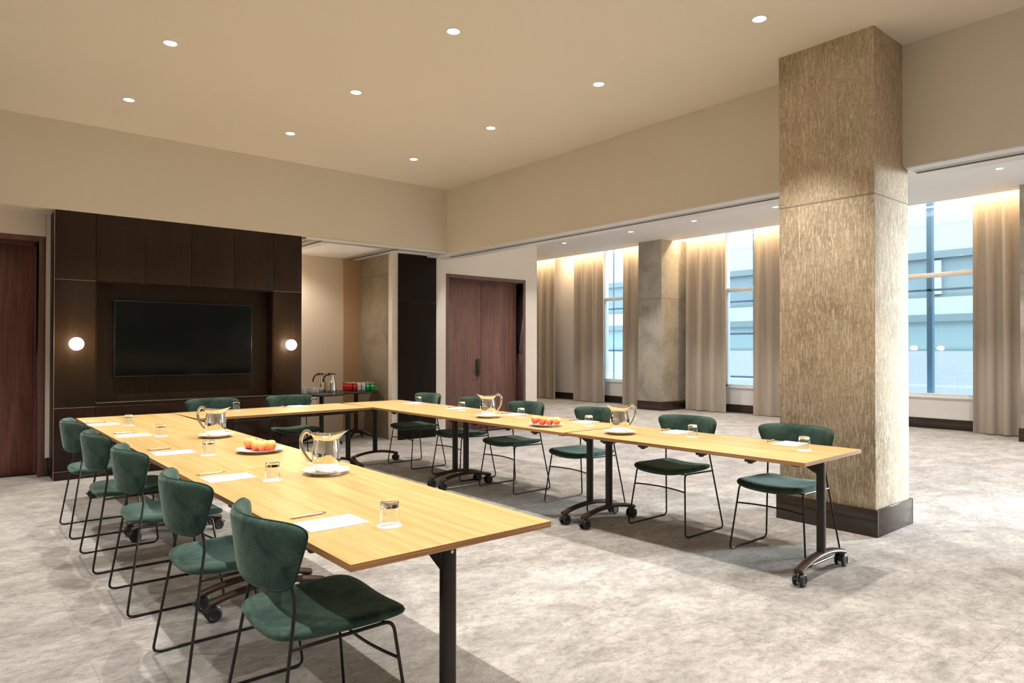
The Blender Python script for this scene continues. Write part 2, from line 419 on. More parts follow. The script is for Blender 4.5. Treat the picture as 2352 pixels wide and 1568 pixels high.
struct('trim_6', MB().box(5.20, 5.30, 9.08, 9.2, 0, 2.85, .003), paint_pale, 'pale jamb beside the dark panel')
al = empty('concrete_column', (5.23, 9.64, 0)); tag(al, 'olive grey concrete column face inside the alcove', 'column')
B(0, .5, -.46, .56, 0, 2.852, .004).build('shaft', conc_alc, al)
dp = empty('tall_dark_panel', (5.64, 9.08, 0)); tag(dp, 'tall blackish brown wall panel beside the alcove', 'panel')
B(-.34, .335, -.03, .019, .0, 2.115, .003).build('lower_panel', bronze_blk, dp); B(-.34, .335, -.03, .019, 2.121, 2.84, .003).build('upper_panel', bronze_blk, dp)
# wall with the double door
struct('wall_front_right', MB().box(5.3, 6.19, 9.1, 9.5, 0, 3.95).box(7.89, 8.16, 9.1, 9.5, 0, 3.95).box(6.19, 7.89, 9.1, 9.5, 2.605, 3.95).box(8.06, 8.16, 9.5, 15.2, 0, 3.95), paint_pale, 'pale wall around the double door')
d2 = empty('door_2', (7.04, 9.28, 0)); tag(d2, 'red-brown wooden double door with a dark lever lock', None, None, 'structure')
def leaf(x0, x1):
    return MB().box(x0, x1, 0, .045, .01, 2.545, .003).build('door_leaf', walnut2, d2)
walnut2 = m_door('mauve_walnut_veneer', (.115,.050,.040), (.17,.080,.063), (.215,.106,.083), .45)
frame2 = m_door('mauve_walnut_frame', (.10,.055,.048), (.13,.07,.062), (.155,.088,.076), .45)
leaf(-.79, -.004); leaf(.004, .79)
MB().box(-.85, -.79, -.185, .06, 0, 2.605, .003).box(.79, .85, -.185, .06, 0, 2.605, .003).box(-.79, .79, -.185, .06, 2.545, 2.605, .003).build('door_frame', frame2, d2)
MB().box(-.79, .79, -.02, .0, 2.525, 2.545).build('door_stop', walnut, d2)
MB().box(-.79, .79, -.16, -.001, 0, .008).build('threshold', steel_dark, d2)
lk = MB(); pr = []
for i in range(24):
    a = 2*PI*i/24; pr.append((-.075+.032*math.cos(a), (.12 if math.sin(a) > 0 else -.12)+.032*math.sin(a)))
lk.grid([[Vector((x, -.002, 1.07+z)) for x, z in pr], [Vector((x, -.022, 1.07+z)) for x, z in pr]], True)
R = lk.grid([[Vector((x, -.022, 1.07+z)) for x, z in pr], [Vector((-.075+(x+.075)*.85, -.027, 1.07+z*.95)) for x, z in pr]], True); lk.cap(R[1])
lko = lk.build('lock_plate', lock_m, d2)
MB().tube([(-.075, -.02, 1.01), (-.075, -.07, 1.01)], .011, 10).tube(rnd([(-.075, -.065, 1.01), (-.10, -.07, 1.01), (-.20, -.07, 1.008)], .01), .009, 10).build('lever_handle', lock_m, lko)
MB().tube([(-.075, -.022, 1.08), (-.075, -.034, 1.08)], .014, 12).build('key_cylinder', rubber, lko)

# far room
struct('ceiling_far', B(6.0, 12.8, -2.8, 15.3, FCEIL, FCEIL+.12), paint_fceil, 'white ceiling of the far room')
struct('ceiling_cove', B(12.8, 13.65, -2.8, 15.3, 4.16, 4.25), paint_fceil)
struct('trim_7', B(12.72, 12.8, -2.8, 15.3, FCEIL+.12, 4.2), paint_fceil)
struct('wall_far_end', B(8.1, 13.6, 15.2, 15.3, 0, 4.2), paint_white)
WX = 13.35
wins = [(10.7, 12.3), (7.0, 8.64), (3.80, 5.5), (.1, 1.8), (-2.5, -.8)]
ww = MB(); ys = sorted(wins); prev = -2.8
for a, b in ys:
    ww.box(WX, WX+.25, prev, a, 0, 4.2); ww.box(WX, WX+.25, a, b, 0, .55); ww.box(WX, WX+.25, a, b, 4.05, 4.2); prev = b
ww.box(WX, WX+.25, prev, 15.3, 0, 4.2)
struct('wall_windows', ww, paint_white, 'white window wall of the far room')
bb = MB(); prev = -2.8
bb.box(WX-.02, WX, -2.8, 15.2, 0, .178, .002); struct('baseboard_windows', bb, plinth_m, 'dark skirting under the windows')
for i, (a, b) in enumerate(wins):
    w = empty('window_%d' % (i+1), (WX, (a+b)/2, 0)); w['kind'] = 'structure'
    hw = (b-a)/2
    MB().box(.06, .13, -hw, -hw+.05, .56, 2.66).box(.06, .13, hw-.05, hw, .56, 2.66).box(.06, .13, -hw, hw, .56, .61).box(.09, .13, -hw, -hw+.02, 2.74, 4.05).box(.09, .13, hw-.02, hw, 2.74, 4.05).build('window_frame', frame_white, w)
    MB().box(.03, .14, -hw, hw, 2.66, 2.74, .004).build('transom_bar', frame_white, w)
    MB().box(-.03, .2, -hw, hw, .535, .56, .004).build('window_sill', frame_white, w)
    MB().box(.095, .101, -hw+.01, hw-.01, .58, 2.68).box(.105, .111, -hw+.01, hw-.01, 2.72, 4.04).build('window_glass', pane_m, w)

def curtain(y0, y1, n, seed, label):
    rs = random.Random(seed); mb = MB(); K = n*10; rows_f = []; zs = [.015, .03, .3, .9, 1.6, 2.3, 3.0, 3.6, 4.0]
    ph = [rs.uniform(-.5, .5) for _ in range(n+1)]; am = [rs.uniform(.7, 1.4) for _ in range(n+1)]
    cy = (y0+y1)/2
    for z in zs:
        row = []; fl = 1.0+.035*(1-z/4.0)
        for i in range(K+1):
            t = i/K; q = t*n; k = int(min(q, n-.001)); A = am[k]*(1-(q-k))+am[k+1]*(q-k); p = ph[k]*(1-(q-k))+ph[k+1]*(q-k)
            a = 2*PI*q+p*(1.0+.4*(1-z/4))
            x = -.062*A*math.cos(a)*(.75+.35*(1-z/4)); yy = y0+(y1-y0)*t+.012*math.sin(2*a)
            row.append(Vector((x, (yy-cy)*fl, z)))
        rows_f.append(row)
    back = [[p+Vector((.010, 0, 0)) for p in r] for r in rows_f]
    ring = [f+b[::-1] for f, b in zip(rows_f, back)]
    R = mb.grid(ring, True); mb.cap(R[0]); mb.cap(R[-1])
    o = mb.build('curtain', curtain_m, None, (13.07, cy, 0), 60)
    tag(o, label, 'curtain', 'floor length curtains of the far room'); return o
curtain(13.78, 14.75, 3, 1, 'beige floor-length curtain next to the far corner, leftmost in view')
curtain(11.95, 13.04, 3, 2, 'beige curtain left of the narrow leftmost window')
curtain(10.42, 11.27, 3, 3, 'beige curtain between the leftmost window and the slim concrete column')
curtain(8.41, 9.40, 3, 4, 'wide beige curtain right of the slim concrete column')
curtain(6.8, 7.70, 3, 5, 'beige curtain right of the middle window, against the big column')
curtain(5.35, 6.2, 3, 6, 'beige curtain hidden behind the big column')
curtain(3.05, 3.76, 3, 7, 'beige curtain right of the rightmost window')

def column(x0, x1, y0, y1, ztop, m, label, ph=.2, po=.02):
    cx, cy = (x0+x1)/2, (y0+y1)/2
    r = empty('concrete_column', (cx, cy, 0)); tag(r, label, 'column')
    B(x0-cx, x1-cx, y0-cy, y1-cy, 0, ztop, .008, seg=2).build('shaft', m, r)
    p = MB(); X0, X1, Y0, Y1 = x0-po-cx, x1+po-cx, y0-po-cy, y1+po-cy
    for b in ((X0, x0-cx, Y0, Y1), (x1-cx, X1, Y0, Y1), (x0-cx, x1-cx, Y0, y0-cy), (x0-cx, x1-cx, y1-cy, Y1)): p.box(*b, 0, ph, .001)
    p.build('plinth', plinth_m, r); return r
column(5.278, 5.905, 2.145, 2.897, 3.80, conc_main, 'large brown scraped concrete column rising to the ceiling')
column(12.40, 13.349, 9.62, 10.29, 3.9, conc_far, 'slim grey concrete column between two curtains')
column(12.45, 13.349, 2.32, 2.98, 3.9, conc_far, 'grey concrete column at the right picture edge')

# exterior
cw = empty('glazed_curtain_wall', (14.2, 8, 0)); tag(cw, 'blue-grey metal grid of glazing just outside the windows', 'glazing')
mv = MB()
for y, w in ((1.2, .045), (4.8, .045), (8.39, .04), (12.66, .012)): mv.box(0, .12 if w > .03 else .02, y-8-w, y-8+w, -.5, 6)
mv.build('vertical_mullion', blue_mull, cw)
mh = MB()
for z in (2.5,): mh.box(0, .06, -9, 8, z-.02, z+.02)
for z in (.75, 1.75): mh.box(0, .1, .0, 1.5 if z > 1 else 1.5, z-.02, z+.02)
mh.box(0, .1, 3.5, 6, 1.33, 1.37)
mh.build('horizontal_mullion', blue_mull, cw)
fb = empty('neighbouring_building', (18, 7, 0)); tag(fb, 'pale blue banded building seen through the windows', 'building')
bands = [(-3, .5, 'grey'), (.5, .56, 'white'), (.56, 1.35, 'grey'), (1.35, 2.05, 'cyan'), (2.05, 2.22, 'slate'), (2.22, 2.62, 'pale'), (2.62, 3.55, 'teal'), (3.55, 3.72, 'slate'), (3.72, 4.3, 'pale'), (4.3, 4.36, 'grey'), (4.36, 5.6, 'white'), (5.6, 5.68, 'grey'), (5.68, 7.0, 'white')]
for a, b, k in bands:
    dx = .12 if k in ('teal', 'cyan') else 0
    B(dx, .6, -14, 22, a, b).build('facade_band', ex_band[k], fb)
B(.05, .5, -1.15, -.95, 2.7, 3.5).build('pier', ex_band['white'], fb)
go = struct('floor_outside', B(13.7, 30, -15, 35, -3.1, -3.0), ex_band['grey'])

# ---------------------------------------------------------------- downlights
dl = empty('downlight', (MAIN_X[0], MAIN_Y[0], CEIL)); 
mm = MB(); mm.lathe([(.047, -.0005), (.058, -.0005), (.057, -.004), (.047, -.005), (.045, -.001)], 32); mm.build('trim_ring', frame_white, dl)
mm = MB(); R = mm.lathe([(.0465, -.0008), (.0465, -.0022)], 32); mm.cap(R[1]); mm.build('lens', lens_m, dl)
sp = lamp('SPOT', 'downlight_lamp', (0, 0, -.02), SPOT_W, SPOT_COL, dl, spot_size=math.radians(76), spot_blend=.6, shadow_soft_size=.022)
names_row = ['far', 'second', 'third', 'fourth', 'nearest', 'rear']
names_col = ['left', 'middle', 'right', 'unseen left']
first = True
for i, x in enumerate(MAIN_X):
    for j, y in enumerate(MAIN_Y):
        lab = 'round downlight in the beige ceiling, %s row from the camera, %s column' % (['fourth', 'third', 'second', 'nearest visible', 'unseen near', 'unseen rear'][j], names_col[i])
        if first: tag(dl, lab, 'downlight', 'downlights of the beige ceiling'); first = False
        else:
            q = dup(dl, (x, y, CEIL), label=lab)
            if x < 0:
                for ch in q.children:
                    if ch.type == 'LIGHT': ch.data = ch.data.copy(); ch.data.energy = SPOT_W*(1.1 if j == 0 else .6)
q = dup(dl, (3.72, 9.62, 2.85), label='unseen small downlight added behind the media wall to brighten the alcove')  # added lamp out of view, lifts the dim alcove
for ch in q.children:
    if ch.type == 'LIGHT': ch.data = ch.data.copy(); ch.data.energy = 55; ch.data.spot_size = math.radians(150)
dl2 = dup(dl, (FAR_X[0], FAR_Y[0], FCEIL), label='x', group='downlights of the white far ceiling')
for ch in dl2.children:
    if ch.type == 'LIGHT':
        ch.data = ch.data.copy(); ch.data.energy = FAR_W; ch.data.color = FAR_COL; ch.data.spot_size = math.radians(88); ch.data.spot_blend = .5
for i, x in enumerate(FAR_X):
    for j, y in enumerate(FAR_Y):
        lab = 'round downlight in the white far ceiling, %s, %s line from the windows' % (['leftmost', 'second from left', 'third from left', 'fourth from left', 'column hidden', 'rightmost visible', 'unseen', 'later unseen', 'last unseen'][j], ['fourth', 'third', 'second', 'first'][i])
        if i == 0 and j == 0: dl2['label'] = lab
        else: dup(dl2, (x, y, FCEIL), label=lab)

# ---------------------------------------------------------------- media wall
MY = 8.513
mw = empty('media_wall', (2.204, MY, 0)); tag(mw, 'dark brown panelled media wall with a screen niche', 'cabinet wall')
ox = 2.204
def pan(name, x0, x1, z0, z1, m, y0=0, y1=.03, bev=.0025, parent=mw):
    return B(x0-ox+.0015, x1-ox-.0015, y0, y1, z0+.0015, z1-.0015, bev, seg=2).build(name, m, parent)
xs = [.866, 1.24, 1.72, 2.206, 2.691, 3.172, 3.542]
for a, b in zip(xs[:-1], xs[1:]): pan('upper_panel', a, b, 2.115, 2.842, bronze)
pan('side_panel', .866, 1.24, .757, 2.115, bronze); pan('side_panel', 3.172, 3.542, .757, 2.115, bronze)
for a, b in zip(xs[:-1], xs[1:]): pan('lower_door', a, b, .092, .757 if a in (.866, 3.172) else .755, bronze_low)
pan('toe_kick', .866, 3.542, 0, .09, bronze, .003, .03)
c = MB()
c.box(.868-ox, 1.238-ox, .03, .42, .0, 2.84).box(3.174-ox, 3.54-ox, .03, .42, 0, 2.84).box(1.238-ox, 3.174-ox, .03, .42, 2.12, 2.84).box(1.238-ox, 3.174-ox, .03, .42, 0, .75)
c.build('carcass', bronze_blk, mw)
B(1.241-ox, 3.171-ox, .20, .22, .76, 2.114).build('niche_back', bronze, mw)
nr = MB().box(1.2405-ox, 1.25-ox, .004, .2, .8, 2.112).box(3.162-ox, 3.1715-ox, .004, .2, .8, 2.112).box(1.25-ox, 3.162-ox, .004, .2, 2.1, 2.112); nr.build('niche_lining', bronze_low, mw)
ledge_m = mat('matt_dark_ledge', (.02,.013,.008), .7); bsdf(ledge_m).inputs['Specular IOR Level'].default_value = .08
B(1.241-ox, 3.171-ox, -.004, .2, .757, .80, .003).build('ledge', ledge_m, mw)
e = MB(); e.box(.864-ox, 3.544-ox, -.002, .0, .7555, .7595).box(.864-ox, 1.24-ox, -.002, 0, 2.1135, 2.1165).box(3.172-ox, 3.544-ox, -.002, 0, 2.1135, 2.1165).box(.864-ox, 3.544-ox, .001, .004, .0895, .0925).box(1.241-ox, 3.171-ox, -.006, -.004, .797, .801).box(.863-ox, .866-ox, -.002, .004, .0, 2.842)
e.build('highlight_edge_strip', brass, mw)  # pale strips draw in the bright highlights along the panel and ledge edges
tv = empty('television', (2.19, MY+.11, 1.5)); tag(tv, 'large black flat screen television hung in the dark niche', 'television')
B(-.755, .755, 0, .03, -.432, .425, .004).build('bezel', bezel_m, tv)
B(-.747, .747, -.001, .004, -.418, .417, .001).build('screen', tv_m, tv)
B(-.757, -.70, .025, .088, -.40, .40, .004).build('rear_housing', rubber, tv)
B(-.35, .35, .03, .09, -.25, .25).build('wall_bracket', rubber, tv)
sc = empty('wall_sconce', (1.056, MY, 1.435)); tag(sc, 'glowing opal globe wall lamp left of the television', 'wall lamp', 'globe wall lamps of the media wall')
gm = MB(); t = bmesh.new(); bmesh.ops.create_uvsphere(t, u_segments=32, v_segments=20, radius=.068); bmesh.ops.translate(t, verts=t.verts, vec=(0, -.075, 0)); gm.merge(t); gm.build('globe', globe_m, sc)
mm = MB(); mm.lathe([(.0, 0), (.052, 0), (.052, .014), (.0, .014)], 32); mm.build('mount', brass, sc, (0, 0, 0), 40, (PI/2, 0, 0))
lamp('POINT', 'sconce_lamp', (0, -.15, 0), 5, (1, .72, .45), sc, shadow_soft_size=.07)
dup(sc, (3.374, MY, 1.436), label='glowing opal globe wall lamp right of the television')

# ---------------------------------------------------------------- tables
def caster(root, x, y, brake):
    cs = MB()
    cs.box(x-.016, x+.016, y-.010, y+.010, .03, .082, .003).tube([(x, y, .07), (x, y, .10)], .009, 8)
    pts = [(x+.030*math.cos(a), y, .042+.034*math.sin(a)) for a in [PI*.05+PI*.9*k/8 for k in range(9)]]
    cs.tube(pts, .009, 6, flat=(1, 1))
    if brake: cs.box(x-.052 if brake < 0 else x+.03, x-.03 if brake < 0 else x+.052, y-.012, y+.012, .045, .053, .002)
    c = cs.build('caster', hub_m, root)
    for s in (-1, 1):
        w = MB(); R = w.lathe([(.008, -.010), (.030, -.010), (.037, -.007), (.038, 0), (.037, .007), (.030, .010), (.026, .0105), (.022, .007), (.008, .007)], 28); w.cap(R[0], flip=True); w.cap(R[-1])
        w.build('wheel', rubber, c, (x, y+s*.0215, .0385), 40, (PI/2, 0, 0))
def table(name, loc, rz, width, length, label, oak, beam_x=0, legY=.085):
    """length along local y"""
    t = empty(name, loc, rz); hw, hl = width/2, length/2
    TT = MB(); TT.box(-hw, hw, -hl, hl, .7165, .74, .0012, m=oak, seg=1)
    top = TT.build('tabletop', None, t)
    me = top.data; me.materials.append(oak_edge)
    for f in me.polygons:
        if abs(f.normal.z) < .6: f.material_index = 1
    for s in (-1, 1):
        y = s*(hl-legY)
        p = MB(); seg = 20; rows = []
        for z in (.125, .66, .705):
            rows.append([Vector((.0275*math.copysign(abs(math.cos(a))**.7, math.cos(a)), y+.024*math.copysign(abs(math.sin(a))**.7, math.sin(a)), z)) for a in [2*PI*k/seg for k in range(seg)]])
        R = p.grid(rows, True); p.cap(R[0], flip=True); p.cap(R[-1])
        lg = p.build('leg', steel_dark, t)
        MB().tube([(.0, y+s*.0235, .688), (0, y+s*.0265, .688)], .006, 12).build('screw_cap', chrome_d, lg)
        f = MB(); pts = []; rad = []
        for k in range(17):
            u = -1+2*k/16; pts.append((u*.305, y, .088+.045*(1-u*u))); rad.append(.030)
        f.tube(pts, rad, 12, flat=(.95, .55)); f.build('foot', foot_m, t)
        caster(t, -.285, y, -1); caster(t, .285, y, 1)
        g = MB(); 
        yi = y-s*.02
        g.box(-.33, .33, y-.02 if s < 0 else y-.03, y+.03 if s < 0 else y+.02, .7, .716, .002)
        v = [Vector((dx, yi-s*dy, z)) for dx in (-.02, .02) for dy, z in ((0, .712), (0, .62), (.05, .645), (.16, .70), (.16, .712))]
        a = [g.b.verts.new(q) for q in v]
        g.b.faces.new(a[:5]); g.b.faces.new(a[5:][::-1])
        for k in range(5): g.b.faces.new([a[k], a[5+k], a[5+(k+1) % 5], a[(k+1) % 5]])
        g.build('bracket', steel_dark, t)
    MB().box(beam_x-.02, beam_x+.02, -hl+legY, hl-legY, .668, .708, .004).build('beam', steel_dark, t)
    for sx in (-1, 1):
        for yy in (-.62, -.25, .25, .62):
            yy *= hl; xx = sx*(hw-.035); ck = MB(); ck.box(xx-.022, xx+.022, yy-.028, yy+.028, .700, .7163, .002).box(xx-.014, xx+.014, yy-.012, yy+.012, .690, .7005, .002)
            ck.build('linking_clip', rubber, t)
    tag(t, label, 'table', 'oak folding tables set in a U'); return t
GR = math.radians
LT = 1.856
for i, lab in enumerate(['oak-topped folding table nearest the camera, left arm of the U', 'oak-topped folding table in the middle of the left arm, fruit plate on it', 'oak-topped folding table at the far left corner of the U']):
    table('folding_table', (1.336, 1.862+LT*(i+.5), 0), 0, .815, LT-.003, lab, oak_y)
table('folding_table', (4.10, 2.838, 0), GR(2.0), .79, 1.852, 'oak-topped folding table ending the right arm before the big column', oak_y)
table('folding_table', (4.045, 4.720, 0), GR(.5), .79, 1.872, 'oak-topped folding table in the middle of the right arm', oak_y)
table('folding_table', (4.035, 6.606, 0), 0, .79, 1.868, 'oak-topped folding table at the far right corner of the U', oak_y)
table('folding_table', (2.690, 7.105, 0), GR(3)-PI/2, .77, 1.845, 'oak-topped folding table closing the U before the television', oak_y, beam_x=.2)

# ---------------------------------------------------------------- chairs
def pad_shape(fn, n=5, K=22, pw=4.5):
    mb = MB(); outer = []
    def P(s, t, side):
        m_ = max(abs(s), abs(t))
        if m_ < 1e-9: a = b = 0
        else:
            k = m_/((abs(s)**n+abs(t)**n)**(1/n)); a, b = s*k, t*k
        th = side*(max(0, 1-m_**pw))**.5
        return fn(a, b, th)
    V = [-1+2*i/K for i in range(K+1)]
    V = [math.sin(v*PI/2)*.85+v*.15 for v in V]
    mb.grid([[P(s, t, 1) for s in V] for t in V]); mb.grid([[P(s, t, -1) for s in V] for t in V], flip=True)
    ring = [P(v, -1, 0) for v in V[:-1]]+[P(1, v, 0) for v in V[:-1]]+[P(-v, 1, 0) for v in V[:-1]]+[P(-1, -v, 0) for v in V[:-1]]
    return mb, ring
def f_back(a, b, th):
    w = .249+.043*b                       # narrower below
    y = a*w; zc = .728; z = zc+b*.118
    z += .010*(b > 0)*b*(1-a*a)*0
    x = -.024+.125*(abs(y)/.29)**2.0+.016*(-b)
    dx = -2*.125*y/.29**2; nl = math.sqrt(1+dx*dx)
    th2 = th*.024
    return Vector((x+.026+th2/nl, y+th2*dx/nl*1.0, z))
def f_seat(a, b, th):
    x = .268+a*.238; y = b*(.236+.014*a)
    z = .454+.024*(abs(b)**2.0)+.008*a*a
    if a > .6: z -= .012*((a-.6)/.4)**2
    return Vector((x, y, z+th*.022))
def make_chair():
    r = empty('meeting_chair')
    mb, ring = pad_shape(f_seat, 5.0, 24, 12); mb.build('seat', velvet, r, sharp=80)
    mb, ring = pad_shape(f_back, 6.2, 22, 8); bk = mb.build('backrest', velvet, r, sharp=80)
    off = [p+Vector((-.004, 0, 0)) for p in ring]
    MB().tube(off, .0026, 5, closed=True).build('piping', piping_m, bk)
    for s in (-1, 1):
        pts = rnd([(.056, s*.184, .735), (.090, s*.205, .585), (0.0, s*.27, .0075), (.48, s*.27, .0075), (.425, s*.225, .452), (.07, s*.222, .445)], .035, 5)
        # gentle bend where the back leg meets the backrest
        MB().tube(pts, .0062, 8).build('side_frame', rod_m, r)
        MB().box(.03, .075, s*.27-.007, s*.27+.007, 0, .006, .001).box(.41, .455, s*.27-.007, s*.27+.007, 0, .006, .001).build('floor_glide', rubber, r)
    pts = [(.441-.035*(1-(k/6-1)**2), -.2385+.477*k/12, .325+.004*(1-(k/6-1)**2)) for k in range(13)]
    MB().tube(pts, .0055, 8).build('stretcher', rod_m, r)
    MB().tube([(.40, -.222, .447), (.40, .222, .447)], .005, 6).build('seat_crossbar', rod_m, r)
    return r
ch0 = make_chair()
chairs = [
 (.69, 6.09, 0, 'green velvet sled chair farthest on the left side, beside the media wall'),
 (.695, 5.10, 0, 'green velvet sled chair on the left side, second from the media wall'),
 (.72, 4.205, 0, 'green velvet sled chair in the middle of the left row'),
 (.727, 3.14, 0, 'green velvet sled chair just behind the nearest one on the left side'),
 (.762, 2.288, 0, 'green velvet sled chair nearest the camera, seat fully in view'),
 (4.655, 2.39, PI, 'green velvet sled chair directly before the big concrete column'),
 (4.637, 3.28, PI, 'green velvet sled chair on the right side, second from the big column'),
 (4.640, 4.265, PI, 'green velvet sled chair behind the right fruit plate and the nearer right pitcher'),
 (4.62, 5.22, PI, 'green velvet sled chair on the right side, third from the dark panel'),
 (4.605, 6.065, PI, 'green velvet sled chair behind the farther right pitcher'),
 (4.585, 7.0, PI, 'green velvet sled chair at the far right corner, before the dark panel'),
 (2.205, 7.77, -PI/2, 'green velvet sled chair below the television, left one on the far side'),
 (3.06, 7.79, -PI/2, 'green velvet sled chair beside the round tables, right one on the far side')]
for i, (x, y, rz, lab) in enumerate(chairs):
    if i == 0:
        ch0.location = (x, y, 0); ch0.rotation_euler = (0, 0, rz); tag(ch0, lab, 'chair', 'green chairs around the U of tables')
    else: dup(ch0, (x, y, 0), rz+GR(random.uniform(-.8, .8)), lab)

# ---------------------------------------------------------------- things on the tables
TZ = .7402
def make_glass():
    r = empty('water_glass')
    g = MB()
    g.lathe([(.0375, 0), (.0372, .002), (.036, .03), (.0345, .066), (.0338, .0655), (.0352, .03), (.0362, .002), (.0375, 0)], 36)
    g.build('bowl', glass_m, r)
    b = MB(); R = b.lathe([(.0343, .0665), (.0338, .072), (.0335, .084), (.031, .087), (.024, .0865), (.018, .0845)], 36); b.cap(R[0], flip=True); b.cap(R[-1])
    b.build('thick_base', thick_glass, r)
    return r
glass0 = make_glass()
co = MB(); R = co.lathe([(.046, 0), (.046, .0015)], 40); co.cap(R[0], flip=True); co.cap(R[1]); coaster0 = co.build('coaster', coaster_m)
pad0 = B(-.1125, .1125, -.08, .08, 0, .004, .0004, seg=1).build('notepad', paper)
def make_pen():
    r = empty('ballpoint_pen')
    MB().tube([(-.055, 0, .005), (.052, 0, .005), (.058, 0, .005)], [.0046, .0050, .0046], 12).build('barrel', pen_m, r)
    MB().tube([(-.075, 0, .0042), (-.070, 0, .0044), (-.055, 0, .005)], [.0008, .0022, .0046], 10).build('tip', pen_tip, r)
    MB().tube([(.058, 0, .005), (.072, 0, .005)], .0028, 8).box(.02, .062, -.0015, .0015, .0095, .0108, .0003).build('clip_and_button', pen_clip, r)
    return r
pen0 = make_pen()
used = {}
def put(kind, proto, loc, rz, label, cat, group):
    if kind not in used:
        used[kind] = 1; proto.location = loc; proto.rotation_euler = (0, 0, rz); return tag(proto, label, cat, group)
    return dup(proto, loc, rz, label)
LS = ['at the seat nearest the camera', 'at the left seat second from the camera', 'at the middle seat of the left row', 'at the left seat second from the media wall', 'at the left seat closest to the media wall']
RS = ['at the right end by the big column', 'at the second right seat from the big column', 'at the seat behind the nearer right pitcher', 'at the seat left of the right fruit plate', 'at the seat left of the farther right pitcher', 'at the far right corner before the dark panel']
CS = ['below the television on the far table', 'near the round tables on the far table']
spots = []
for (gx, gy), (px, py), (nx, ny), lab in zip([(1.242,2.185),(1.229,3.302),(1.223,4.333),(1.22,5.496),(1.18,6.44)], [(1.093,2.35),(1.083,3.50),(1.082,4.555),(1.065,5.66),(1.03,6.65)], [(1.070,2.503),(1.046,3.667),(1.047,4.763),(1.04,5.851),(1.003,6.848)], LS):
    spots.append((gx, gy, px, py, nx, ny, GR(3), lab, 0))
for (gx, gy), (px, py), (nx, ny), lab in zip([(4.192,2.135),(4.216,2.991),(4.143,3.968),(4.166,4.867),(4.175,5.835),(4.228,6.777)], [(4.41,2.345),(4.36,3.235),(4.33,4.20),(4.30,5.12),(4.28,6.05),(4.28,6.97)], [(4.447,2.505),(4.405,3.376),(4.381,4.38),(4.32,5.28),(4.31,6.20),(4.30,7.1)], RS):
    spots.append((gx, gy, px, py, nx, ny, GR(8), lab, 0))
spots.append((2.327, 7.276, 2.16, 7.38, 2.0, 7.42, 0, CS[0], 1)); spots.append((3.222, 7.383, 3.035, 7.40, 2.885, 7.43, 0, CS[1], 1))
for gx, gy, px, py, nx, ny, a, lab, cr in spots:
    put('c', coaster0, (gx, gy, TZ), 0, 'round white paper coaster under the glass '+lab, 'coaster', 'white coasters on the tables')
    put('g', glass0, (gx, gy, TZ+.0017), 0, 'upturned clear water glass '+lab, 'glass', 'upturned glasses on the tables')
    put('p', pad0, (px, py, TZ), a+random.uniform(-.02, .02)+(PI/2 if cr else 0)-GR(3), 'white notepad '+lab, 'notepad', 'white notepads on the tables')
    put('n', pen0, (nx, ny, TZ), a*1.3+(PI/2 if cr else 0)-GR(2), 'pale ballpoint pen beside the notepad '+lab, 'pen', 'pens beside the notepads')

def make_plate():
    mb = MB()
    R = mb.lathe([(.0, .006), (.045, .006), (.068, .008), (.085, .0125), (.108, .019), (.118, .022), (.1205, .0235), (.119, .0205), (.105, .015), (.082, .0075), (.074, .0045), (.073, 0), (.069, 0), (.068, .004), (.0, .004)], 48)
    return mb.build('plate', china, sharp=60)
plate0 = make_plate()
def make_pitcher():
    """spout towards local +x, handle towards -x"""
    r = empty('water_pitcher')
    prof = [(.046, .0), (.048, .003), (.052, .010), (.061, .03), (.068, .055), (.0705, .08), (.069, .105), (.064, .130), (.0585, .150), (.057, .156), (.0595, .163), (.064, .172), (.069, .181), (.0705, .1835)]
    inner = [(.0685, .1835), (.067, .180), (.062, .171), (.0575, .163), (.055, .156), (.056, .150), (.0615, .130), (.066, .1), (.0675, .08), (.058, .03), (.045, .008), (.0, .006)]
    def fn(p, a, k):
        t = max(0, (p.z-.135)/.05); c = max(0, math.cos(a))
        cs = c**5; p2 = p.copy()
        p2.x += .042*cs*t*t; p2.y *= 1-.12*cs*t
        p2.z += .016*cs*t*t
        c2 = max(0, -math.cos(a))**3; p2.x -= .012*c2*t*t; p2.z += .006*c2*t*t
        sd = abs(math.sin(a))**2; p2.z -= .006*sd*t*t
        return p2
    b = MB(); R = b.lathe([(q*1.045, z) for q, z in prof+inner], 56, fn=fn); b.cap(R[0], flip=True)
    b.build('body', chrome, r, sharp=60)
    h = [(-.079, 0, .183), (-.093, 0, .194), (-.110, 0, .190), (-.123, 0, .168), (-.126, 0, .138), (-.118, 0, .104), (-.101, 0, .074), (-.084, 0, .055), (-.068, 0, .047)]
    H = [Vector(p) for p in h]; sm = []
    for i in range(len(H)-1):
        p0, p1, p2, p3 = H[max(i-1, 0)], H[i], H[i+1], H[min(i+2, len(H)-1)]
        for k in range(5):
            t = k/5; sm.append(.5*((2*p1)+(-p0+p2)*t+(2*p0-5*p1+4*p2-p3)*t*t+(-p0+3*p1-3*p2+p3)*t**3))
    sm.append(H[-1])
    MB().tube(sm, .0085, 10, flat=(1.15, .5), up=(0, 1, 0)).build('handle', chrome, r)
    for ch in r.children:
        for v in ch.data.vertices: v.co.z *= 1.09
    return r
pit0 = make_pitcher()
